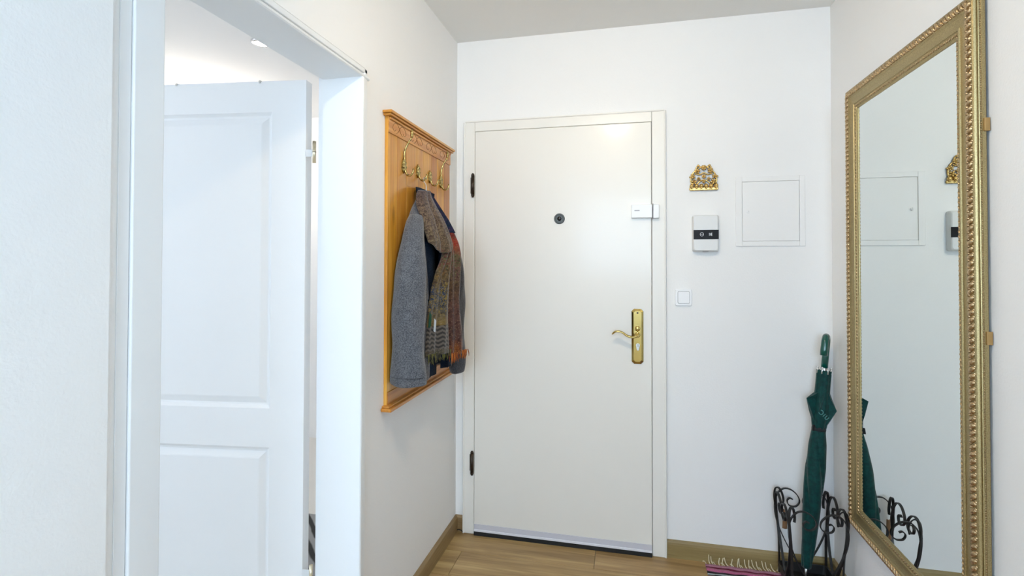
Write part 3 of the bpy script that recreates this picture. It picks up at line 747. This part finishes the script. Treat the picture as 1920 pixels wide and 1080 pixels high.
# ================================================================== SCARF
def scarf_mat(name, stops, zig=False):
    """stops over world-height pattern: list (z, ground colour, motif colour)"""
    m = mat(name, (.2, .15, .1), .95, spec=.1, sheen=.3); k = N(m)
    geo = k.n('ShaderNodeNewGeometry'); sep = k.n('ShaderNodeSeparateXYZ'); k.l(geo.outputs['Position'], sep.inputs[0])
    nz = k.n('ShaderNodeTexNoise', Scale=26.0, Detail=2.0); k.l(geo.outputs['Position'], nz.inputs['Vector'])
    zf = k.math('ADD', sep.outputs[2], k.math('MULTIPLY_ADD', nz.outputs[0], .05, -.025))
    f = k.math('MULTIPLY_ADD', zf, 1 / .72, -.92 / .72)
    g = k.ramp(f, [((z - .92) / .72, c) for z, c, _ in stops]); mo = k.ramp(f, [((z - .92) / .72, c) for z, _, c in stops])
    n1 = k.n('ShaderNodeTexNoise', Scale=85.0, Detail=3.0, Distortion=2.2); k.l(geo.outputs['Position'], n1.inputs['Vector'])
    vo = k.n('ShaderNodeTexVoronoi', Scale=130.0); k.l(geo.outputs['Position'], vo.inputs['Vector'])
    fac = k.ramp(n1.outputs[0], [(.47, (0, 0, 0)), (.54, (1, 1, 1))])
    c = k.mix(fac, g, mo)
    sp = k.ramp(vo.outputs['Distance'], [(.18, (1, 1, 1)), (.30, (0, 0, 0))])
    c = k.mix(k.math('MULTIPLY', sp, .42), c, (.50, .38, .22))
    dk = k.ramp(vo.outputs['Color'], [(.55, (1, 1, 1)), (.75, (.25, .22, .22))], 'LINEAR')
    c = k.mix(.6, c, dk, 'MULTIPLY')
    if zig:                                         # woven zigzag band near the hem
        tri = k.math('PINGPONG', k.math('MULTIPLY', sep.outputs[1], 42.0), .5)
        zz = k.math('MULTIPLY_ADD', sep.outputs[2], 62.0, tri)
        st = k.ramp(k.math('FRACT', zz), [(.45, (.06, .055, .05)), (.55, (.20, .165, .14))])
        inb = k.math('MULTIPLY', k.math('GREATER_THAN', sep.outputs[2], 1.005), k.math('LESS_THAN', sep.outputs[2], 1.095))
        c = k.mix(inb, c, st)
    k.l(k.mix(1.0, c, (.56, .56, .56), 'MULTIPLY'), k.b.inputs['Base Color'])
    k.bump(n1.outputs[0], .25, .002)
    return m
M_SC_A = scarf_mat('scarf_near_pattern', [(.94, (.10, .10, .03), (.20, .17, .03)), (1.00, (.10, .085, .06), (.2, .16, .12)), (1.10, (.33, .22, .07), (.26, .17, .06)), (1.16, (.05, .07, .11), (.30, .21, .07)), (1.22, (.03, .06, .13), (.36, .25, .06)),
                                    (1.27, (.14, .09, .05), (.25, .16, .05)), (1.35, (.17, .15, .07), (.20, .05, .05)), (1.42, (.16, .10, .07), (.30, .22, .12)), (1.56, (.13, .085, .075), (.30, .20, .13)), (1.62, (.12, .08, .09), (.16, .10, .09))], True)
M_SC_B = scarf_mat('scarf_far_pattern', [(.94, (.42, .13, .02), (.30, .07, .02)), (.99, (.36, .11, .02), (.20, .06, .03)), (1.03, (.15, .06, .04), (.10, .05, .05)), (1.15, (.12, .06, .05), (.22, .09, .06)), (1.24, (.19, .10, .045), (.12, .07, .04)), (1.29, (.15, .13, .06), (.19, .08, .07)),
                                   (1.36, (.17, .16, .07), (.22, .10, .07)), (1.41, (.48, .04, .03), (.42, .10, .05)), (1.455, (.42, .035, .035), (.20, .10, .05)), (1.49, (.03, .02, .05), (.05, .03, .06))])
M_SC_E = cloth('scarf_navy_edge', (.006, .016, .034), (.03, .025, .06), 45, .9, 0.0)

sc = empty('scarf', (-.70, 1.93, .95), 'patterned red, olive and brown scarf draped over the grey jacket', 'scarf')
# near and far edges of the drape by height: z, xN, yN, xF, yF
E_ = [(.945, -.728, 1.785, -.671, 2.060), (1.03, -.728, 1.786, -.674, 2.058), (1.11, -.726, 1.790, -.683, 2.055), (1.19, -.722, 1.800, -.688, 2.050), (1.275, -.722, 1.800, -.683, 2.045), (1.33, -.722, 1.800, -.680, 2.040),
      (1.372, -.722, 1.801, -.680, 2.035), (1.412, -.724, 1.802, -.688, 2.030), (1.455, -.735, 1.800, -.706, 2.020), (1.508, -.752, 1.808, -.732, 2.010), (1.55, -.772, 1.818, -.757, 2.000), (1.59, -.786, 1.840, -.780, 1.98), (1.622, -.792, 1.875, -.797, 1.96)]
def strip(f0, f1, z0, z1, bulge, ph, mt, name, nx=22, nz=46, extra=0, near=None, sag=0):
    rows = []
    for i in range(nz + 1):
        r = []
        for j in range(nx + 1):
            q = j / nx; z = lerp(z0 + sag * (2 * q - 1) ** 2, z1, i / nz); xn, yn, xf, yf = interp(E_, z)
            s = lerp(interp(near, z)[0] if near else f0, f1, q)
            x = lerp(xn, xf, s) + extra
            fold = .0085 * math.sin(2 * PI * (1.6 * q) + ph + 1.2 * math.sin(7 * z)) + .004 * math.sin(2 * PI * 3.7 * q - 5 * z + ph)
            tuck = .016 * (abs(2 * q - 1) ** 4)
            x += bulge * math.sin(PI * min(1, max(0, s))) ** .7 + fold * min(1, (1.64 - z) * 6) - tuck
            r.append((x, lerp(yn, yf, s) + .003 * math.sin(18 * z + ph), z))
        rows.append(r)
    return MB().grid(rows).build(name, mt, sc, smooth=True, solid=.005, sub=0)
strip(-.02, .52, .985, 1.455, .016, .3, M_SC_A, 'near_end', near=[(1.17, -.02), (1.24, .04), (1.30, .16), (1.345, .30), (1.38, .37), (1.45, .40)])
strip(.50, 1.0, .965, 1.47, .012, 1.8, M_SC_B, 'far_end')
strip(-.05, .60, 1.372, 1.615, .014, .9, M_SC_A, 'neck_wrap', extra=.008, sag=.038)
strip(.56, 1.03, 1.455, 1.622, .010, 2.6, M_SC_E, 'wrap_edge', extra=.004)
def fringe(f0, f1, zt, n_, cols, nm):
    for ci, cm in enumerate(cols):
        b = MB()
        for i in range(n_):
            if i % len(cols) != ci: continue
            s = lerp(f0, f1, (i + .5) / n_); xn, yn, xf, yf = interp(E_, zt)
            x = lerp(xn, xf, s) + .010 + random.uniform(-.004, .006); y = lerp(yn, yf, s)
            L = random.uniform(.02, .034)
            b.tube([(x, y, zt + .006), (x + random.uniform(-.003, .004), y + random.uniform(-.004, .004), zt - L * .5), (x + random.uniform(-.004, .006), y + random.uniform(-.007, .007), zt - L)], [.0018, .0015, .0008], 5)
        o = b.build(nm, cm, sc, smooth=True); o['kind'] = 'stuff'
fringe(-.02, .52, .988, 46, [mat('olive_thread', (.16, .15, .03), .9), mat('dark_thread', (.05, .045, .03), .9)], 'fringe')
fringe(.52, 1.0, .968, 42, [mat('orange_thread', (.45, .13, .02), .9), mat('rust_thread', (.25, .06, .015), .9)], 'fringe')

# ================================================================== MIRROR
MY0, MY1, MZ0, MZ1 = 1.464, 2.228, .340, 2.000
mr = empty('mirror', (XR, (MY0 + MY1) / 2, MZ0), 'tall wall mirror in a beaded gilt frame', 'mirror')
PR = [(.003, .002), (0, .005), (0, .0125), (.0015, .0135), (.0015, .0165), (0, .0175), (.0008, .0195), (.0035, .0205), (.0035, .0225), (.0015, .0235), (.003, .0275), (.006, .0295), (.008, .0300), (.030, .0290), (.033, .0275), (.036, .0255), (.044, .0240), (.052, .0232), (.061, .0230),
      (.0625, .0262), (.0665, .0262), (.068, .0235), (.070, .0230), (.080, .0222), (.082, .0200), (.086, .0185), (.086, .0150), (.004, .002)]
def mcorner(k_, u, w_):
    y = (MY0 + u, MY1 - u)[k_ in (1, 2)]; z = (MZ0 + u, MZ1 - u)[k_ in (2, 3)]
    return (XR - .003 - w_, y, z)
def leafbead(b, c, along, across, out, sa, sb, so, tilt=.5, sub=1):
    a2 = along * math.cos(tilt) + across * math.sin(tilt); c2 = out.cross(a2)
    Mx = Matrix((( a2.x, c2.x, out.x, 0), (a2.y, c2.y, out.y, 0), (a2.z, c2.z, out.z, 0), (0, 0, 0, 1)))
    b.ball(c, (sa, sb, so), Mx, sub)
def octa(b, c, r):
    c = Vector(c); v = [b.bm.verts.new(c + Vector(d) * r) for d in ((1, 0, 0), (-1, 0, 0), (0, 1, 0), (0, -1, 0), (0, 0, 1), (0, 0, -1))]
    for i, j, k_ in ((0, 2, 4), (2, 1, 4), (1, 3, 4), (3, 0, 4), (2, 0, 5), (1, 2, 5), (3, 1, 5), (0, 3, 5)): b.bm.faces.new((v[i], v[j], v[k_]))
outv = Vector((-1, 0, 0))
for k_ in range(4):
    n_ = (k_ + 1) % 4
    rail = MB().loft([[mcorner(k_, u, w_) for u, w_ in PR], [mcorner(n_, u, w_) for u, w_ in PR]]).build('rail', M_GILT, mr)
    def along(u, w_, step):
        a, c = Vector(mcorner(k_, u, w_)), Vector(mcorner(n_, u, w_)); L = (c - a).length; q = int(L / step)
        d = (c - a).normalized()
        return [a + d * (L * (i + .5) / q) for i in range(q)], d
    pts, d = along(.0185, .0290, .0172)
    inw = outv.cross(d)
    b = MB()
    for p in pts:
        leafbead(b, p, d, inw, outv, .0066, .0128, .0066, .55, 2)
        leafbead(b, p + d * .0086 - inw * .007, d, inw, outv, .0046, .0036, .0056, -.5)
        leafbead(b, p + d * .0086 + inw * .009, d, inw, outv, .0040, .0034, .0040, .5)
    o = b.build('beading', M_GILTB, rail, smooth=True); o['kind'] = 'stuff'
    pts, d = along(.075, .0228, .0125); b = MB()
    for p in pts: leafbead(b, p, d, inw, outv, .0064, .0028, .0026, .6)
    o = b.build('inner_rope', M_GILTB, rail, smooth=True); o['kind'] = 'stuff'
    pts, d = along(.0005, .0150, .0058); b = MB()
    for p in pts: octa(b, p, .0021)
    o = b.build('pearl_row', M_GILTB, rail, smooth=True); o['kind'] = 'stuff'
MB().box(XR - .0195, XR - .0165, MY0 + .083, MY1 - .083, MZ0 + .083, MZ1 - .083).build('glass', M_MIRROR, mr)
MB().box(XR - .0150, XR - .0005, MY0 + .020, MY1 - .020, MZ0 + .020, MZ1 - .020).build('backing', M_BACK, mr)
for z in (1.672, 1.155):
    MB().box(XR - .014, XR - .002, MY0 - .0055, MY0 + .004, z - .016, z + .016).build('hanging_clip', mat('copper_clip', (.42, .26, .10), .45, metal=.7), mr, bevel=.001)

# ================================================================== UMBRELLA STAND
SX, SY, SH = .712, 2.318, .098                      # centre and half side of the stand
RZ = .009                                           # it stands on the rag rug
st = empty('umbrella_stand', (SX, SY, RZ), 'black wrought-iron umbrella stand with scrolls in the corner', 'umbrella stand')
b = MB()
b.loft([[(SX + u, SY + v, z + RZ) for u, v in rrect(-h, h, -h, h, .012, 3)] for h, z in ((.088, .016), (.092, .020), (.095, .058), (.090, .058), (.086, .024), (.0005, .022))])
b.build('drip_tray', M_IRON, st)
for a, c in ((-1, -1), (-1, 1), (1, -1), (1, 1)):
    MB().lathe([(.010, .0005), (.012, .008), (.008, .017)], (SX + a * .075, SY + c * .075, RZ), 'Z', 10).build('foot', M_IRON, st, smooth=True)
def side_path(m_):
    """one S-shaped strip of a side, in (u across, v up); m_ = mirror sign"""
    P = [(.008, .045), (.030, .085), (.062, .145), (.084, .195), (.100, .245), (.104, .295), (.094, .340), (.070, .366), (.040, .366), (.014, .345), (.006, .318), (.022, .298), (.046, .300), (.054, .318), (.044, .330), (.032, .326)]
    return [(m_ * u, v) for u, v in P]
for q in range(4):
    ang = q * PI / 2
    ex = Vector((math.cos(ang), math.sin(ang), 0)); nn = Vector((math.sin(ang), -math.cos(ang), 0))     # along the side, outwards
    for m_ in (-1, 1):
        P = [Vector((SX, SY, 0)) + ex * u + nn * (SH - .008 + .016 * max(0, (v - .10) / .27) ** 1.3 + m_ * .0022) + Vector((0, 0, v)) for u, v in side_path(m_)]
        MB().band(spline(P, 5), nn, .0095, .0040).build('scroll_strip', M_IRON, st)
for a, c in ((-1, -1), (-1, 1), (1, -1), (1, 1)):    # corner posts, looping over at the top
    dg = Vector((a, c, 0)).normalized(); o = Vector((SX, SY, 0)); sd = Vector((-c, a, 0)).normalized()
    r0 = SH * 1.30
    P = [(r0, .020), (r0 + .000, .12), (r0 + .003, .19), (r0 + .012, .27), (r0 + .020, .33), (r0 + .016, .366), (r0 + .002, .376), (r0 - .012, .362), (r0 - .020, .334), (r0 - .017, .312)]
    MB().band(spline([o + dg * u + Vector((0, 0, v)) for u, v in P], 5), sd, .0095, .0040).build('post', M_IRON, st)
# small brown wooden shoehorn hanging in the stand
sh = MB()
rows = []
for i in range(10):
    z = lerp(.215, .295, i / 9); wdt = lerp(.009, .005, i / 9)
    rows.append([(.640 + t * wdt, 2.385 + .006 * (t * t) , z) for t in [lerp(-1, 1, j / 6) for j in range(7)]])
tag(sh.grid(rows).build('shoehorn', M_BROWN, smooth=True, solid=.004), 'short brown wooden shoehorn hanging inside the iron stand', 'shoehorn')

# ================================================================== UMBRELLA
um = empty('umbrella', (.690, 2.305, .03), 'folded dark green umbrella leaning in the iron stand', 'umbrella')
A0 = Vector((.6905, 2.312, .025)); A1 = Vector((.8085, 2.400, 1.013))
AX = (A1 - A0).normalized(); LEN = (A1 - A0).length
e1 = (Vector((1, 0, 0)) - AX * AX.x).normalized(); e2 = AX.cross(e1)      # e2 ~ +Y
def U(h, r, a): return A0 + AX * h + (e1 * math.cos(a) + e2 * math.sin(a)) * r
def hz(z): return (z - A0.z) / AX.z
MB().tube([A0, A0 + AX * hz(.13)], [.0045, .0055], 10).build('ferrule', M_STEEL, um, smooth=True)
RT = [(.100, .017), (.19, .0245), (.30, .0300), (.41, .0345), (.50, .0360), (.59, .0310), (.640, .0250), (.655, .0245)]
rings = []
for i in range(44):
    z = lerp(.100, .655, i / 43); r = interp(RT, z)[0]
    rings.append([U(hz(z), r * (1.05 - .30 * (1 - abs(math.sin(1.5 * (a + 6.5 * z)))) ** 3), a) for a in [2 * PI * k_ / 40 for k_ in range(40)]])
cn = MB().loft(rings).build('canopy', M_UMB, um, smooth=True)
# upper sleeve from strap to rib tips with two pointed loose flaps
RT2 = [(.650, .0245), (.70, .032), (.75, .031), (.80, .0265), (.845, .0262), (.888, .0270)]
rings = []
for i in range(26):
    z = lerp(.650, .888, i / 25); r = interp(RT2, z)[0]
    row_ = []
    for k_ in range(48):
        a = 2 * PI * k_ / 48
        rr = r * (1 + .05 * math.sin(8 * a))
        row_.append(U(hz(z), rr, a))
    rings.append(row_)
MB().loft(rings, cap=False).build('loose_canopy', M_UMB, um, smooth=True, solid=.0015)
def flap(zc, a, reach, zlo, zhi):
    """a pointed fold of fabric standing off the gathered canopy"""
    L = []
    for s in (-1, 1):
        L.append([U(hz(zlo), .022, a + s * .35), U(hz(lerp(zlo, zc, .5)), .022 + (reach - .022) * .52, a + s * .22), U(hz(zc), reach, a + s * .02), U(hz(lerp(zc, zhi, .5)), .022 + (reach - .022) * .45, a + s * .25), U(hz(zhi), .022, a + s * .55)])
    b = MB(); b.loft([L[0], L[1]], close=False, cap=False)
    mid0 = [U(hz(lerp(zlo, zhi, t)), .018, a - .7) for t in (0, .3, .55, .8, 1)]; mid1 = [U(hz(lerp(zlo, zhi, t)), .018, a + .7) for t in (0, .3, .55, .8, 1)]
    b.loft([mid0, L[0]], close=False, cap=False); b.loft([L[1], mid1], close=False, cap=False)
    return b.build('fabric_fold', M_UMB, um, smooth=False)
flap(.766, PI + .25, .063, .665, .80)
flap(.735, -.55, .058, .655, .815)
flap(.745, -1.9, .040, .66, .82)
flap(.75, 1.2, .045, .66, .82)
# strap with its press stud
MB().lathe([(.0262, -.008), (.0268, 0), (.0262, .008)], A0 + AX * hz(.650), AX, 28).build('strap', M_STRAP, um, smooth=True)
MB().box(-.006, .006, -.003, .003, -.012, .012, lambda x, y, z: U(hz(.652) + z, .028 + x, PI + .5) + e2 * y * 1.5).build('strap_end', M_STRAP, um, bevel=.001)
# rib tips
for k_ in range(8):
    a = 2 * PI * k_ / 8 + .2
    b = MB(); b.tube([U(hz(.874), .0265, a), U(hz(.897), .0262, a)], [.0034, .0028], 8); b.ball(U(hz(.899), .0262, a), .0037, sub=1)
    b.build('rib_tip', M_SILVER, um, smooth=True)
MB().tube([A0 + AX * hz(.86), A0 + AX * hz(.915)], .0085, 12).build('shaft', M_STEEL, um, smooth=True)
# crook handle, bending towards the hall
hd = Vector((-.42, -.90, 0)); hd = (hd - AX * hd.dot(AX)).normalized()
b0 = A0 + AX * hz(.898)
P = [b0, b0 + AX * .05, b0 + AX * .10]
for k_ in range(1, 11):
    t = PI * k_ / 10; P.append(b0 + AX * (.100 + .030 * math.sin(t)) + hd * (.030 - .030 * math.cos(t)))
P.append(b0 + AX * .075 + hd * .061); P.append(b0 + AX * .052 + hd * .061)
rad = [.0130] * 3 + [.0135] * 10 + [.0140, .0138]
hb = MB().tube(P, rad, 16).build('handle', M_UMBH, um, smooth=True)
MB().lathe([(.0138, -.001), (.012, -.004), (.0001, -.005)], P[-1], (P[-1] - P[-2]), 16).build('handle_end', M_UMBH, um, smooth=True)
# pale printed letters on the fold facing the hall (C I U, running down to the right)
def letter(strokes, oz, oa):
    b = MB()
    for S_ in strokes:
        P = []
        for u, v in S_:
            # rotate the glyph so that the word slopes down to the right
            ca, sa = math.cos(-.72), math.sin(-.72); p, q = u * ca - v * sa, u * sa + v * ca
            base = U(hz(oz + q), .0, 0); nrm = (e1 * .12 - e2).normalized(); sid = nrm.cross(AX) * -1
            P.append(base + sid * (oa + p) + nrm * .0395)
        b.band(P, (e1 * .12 - e2), .0012, .0026)
    return b.build('lettering', M_PRINT, um)
def arc(cx, cy, r, a0, a1, n_=12): return [(cx + r * math.cos(lerp(a0, a1, i / n_)), cy + r * math.sin(lerp(a0, a1, i / n_))) for i in range(n_ + 1)]
letter([arc(0, 0, .0085, 2.5, -2.3)], .722, -.016)
letter([[(0, -.007), (0, .007)]], .712, -.003)
letter([[(-.005, .007), (-.005, -.003)] + arc(0, -.003, .005, PI, 2 * PI, 6) + [(.005, .007)]], .704, .008)

# ================================================================== RAG RUG
RGY, RGX0, RGX1 = 2.432, .326, .96
def rugmat(c): return cloth('rag_%02d%02d%02d' % tuple(int(x * 99) for x in c), tuple(x * .7 for x in c), c, 260, .95, .2, .6)
cols = [((.45, .20, .27), .022), ((.16, .012, .04), .010), ((.52, .13, .26), .024), ((.02, .012, .018), .013), ((.42, .46, .45), .014), ((.03, .03, .035), .008), ((.60, .33, .24), .020), ((.35, .03, .07), .014), ((.55, .50, .44), .018), ((.05, .12, .16), .014), ((.50, .14, .26), .022), ((.03, .02, .03), .012)]
rg = empty('rag_rug', (.62, 2.1, 0), 'striped pink and black rag rug with cream fringe by the end wall', 'rug')
RGX1 = .832
y = RGY - .004; i = 0
while y > 1.62:
    c, wd = cols[i % len(cols)]
    b = MB(); rows = []
    nx = 40
    for j in range(nx + 1):
        x = lerp(RGX0, RGX1, j / nx); wv_ = .0020 * math.sin(31 * x + i * 1.7) + .0012 * math.sin(77 * x + i)
        wv2 = .0020 * math.sin(31 * x + (i + 1) * 1.7) + .0012 * math.sin(77 * x + i + 1)
        ya, yb = y + wv_, y - wd + wv2; h = .0075 + .0008 * math.sin(90 * x + i)
        rows.append([(x, ya, .0008), (x, ya - .001, h * .8), (x, (ya + yb) / 2, h), (x, yb + .001, h * .8), (x, yb, .0008)])
    b.loft(rows, close=True); b.build('stripe', rugmat(c), rg, smooth=True)
    y -= wd; i += 1
for i in range(26):
    x = lerp(RGX0 + .004, .645, i / 25)
    ln = random.uniform(.014, .024); lean = random.uniform(-.016, .012)
    P = [(x + .004, RGY - .006, .006), (x + lean * .5, RGY + .004, .013), (x + lean, min(YD - .018, RGY + .010), .014 + ln)] if i % 3 else [(x, RGY - .006, .006), (x - .006, RGY + .004, .010), (x - .012, RGY + .010, .006)]
    MB().tube(spline(P, 3), .0021, 5).build('fringe', M_FRINGE, rg, smooth=True)

# thin black cable at the skirting corner
tag(MB().tube(spline([(-.833, 2.442, .012), (-.822, 2.437, .016), (-.812, 2.436, .014), (-.802, 2.438, .006)], 5), .0022, 6).build('cable', M_RUBBER, smooth=True), 'short black cable at the skirting left of the door frame', 'cable')
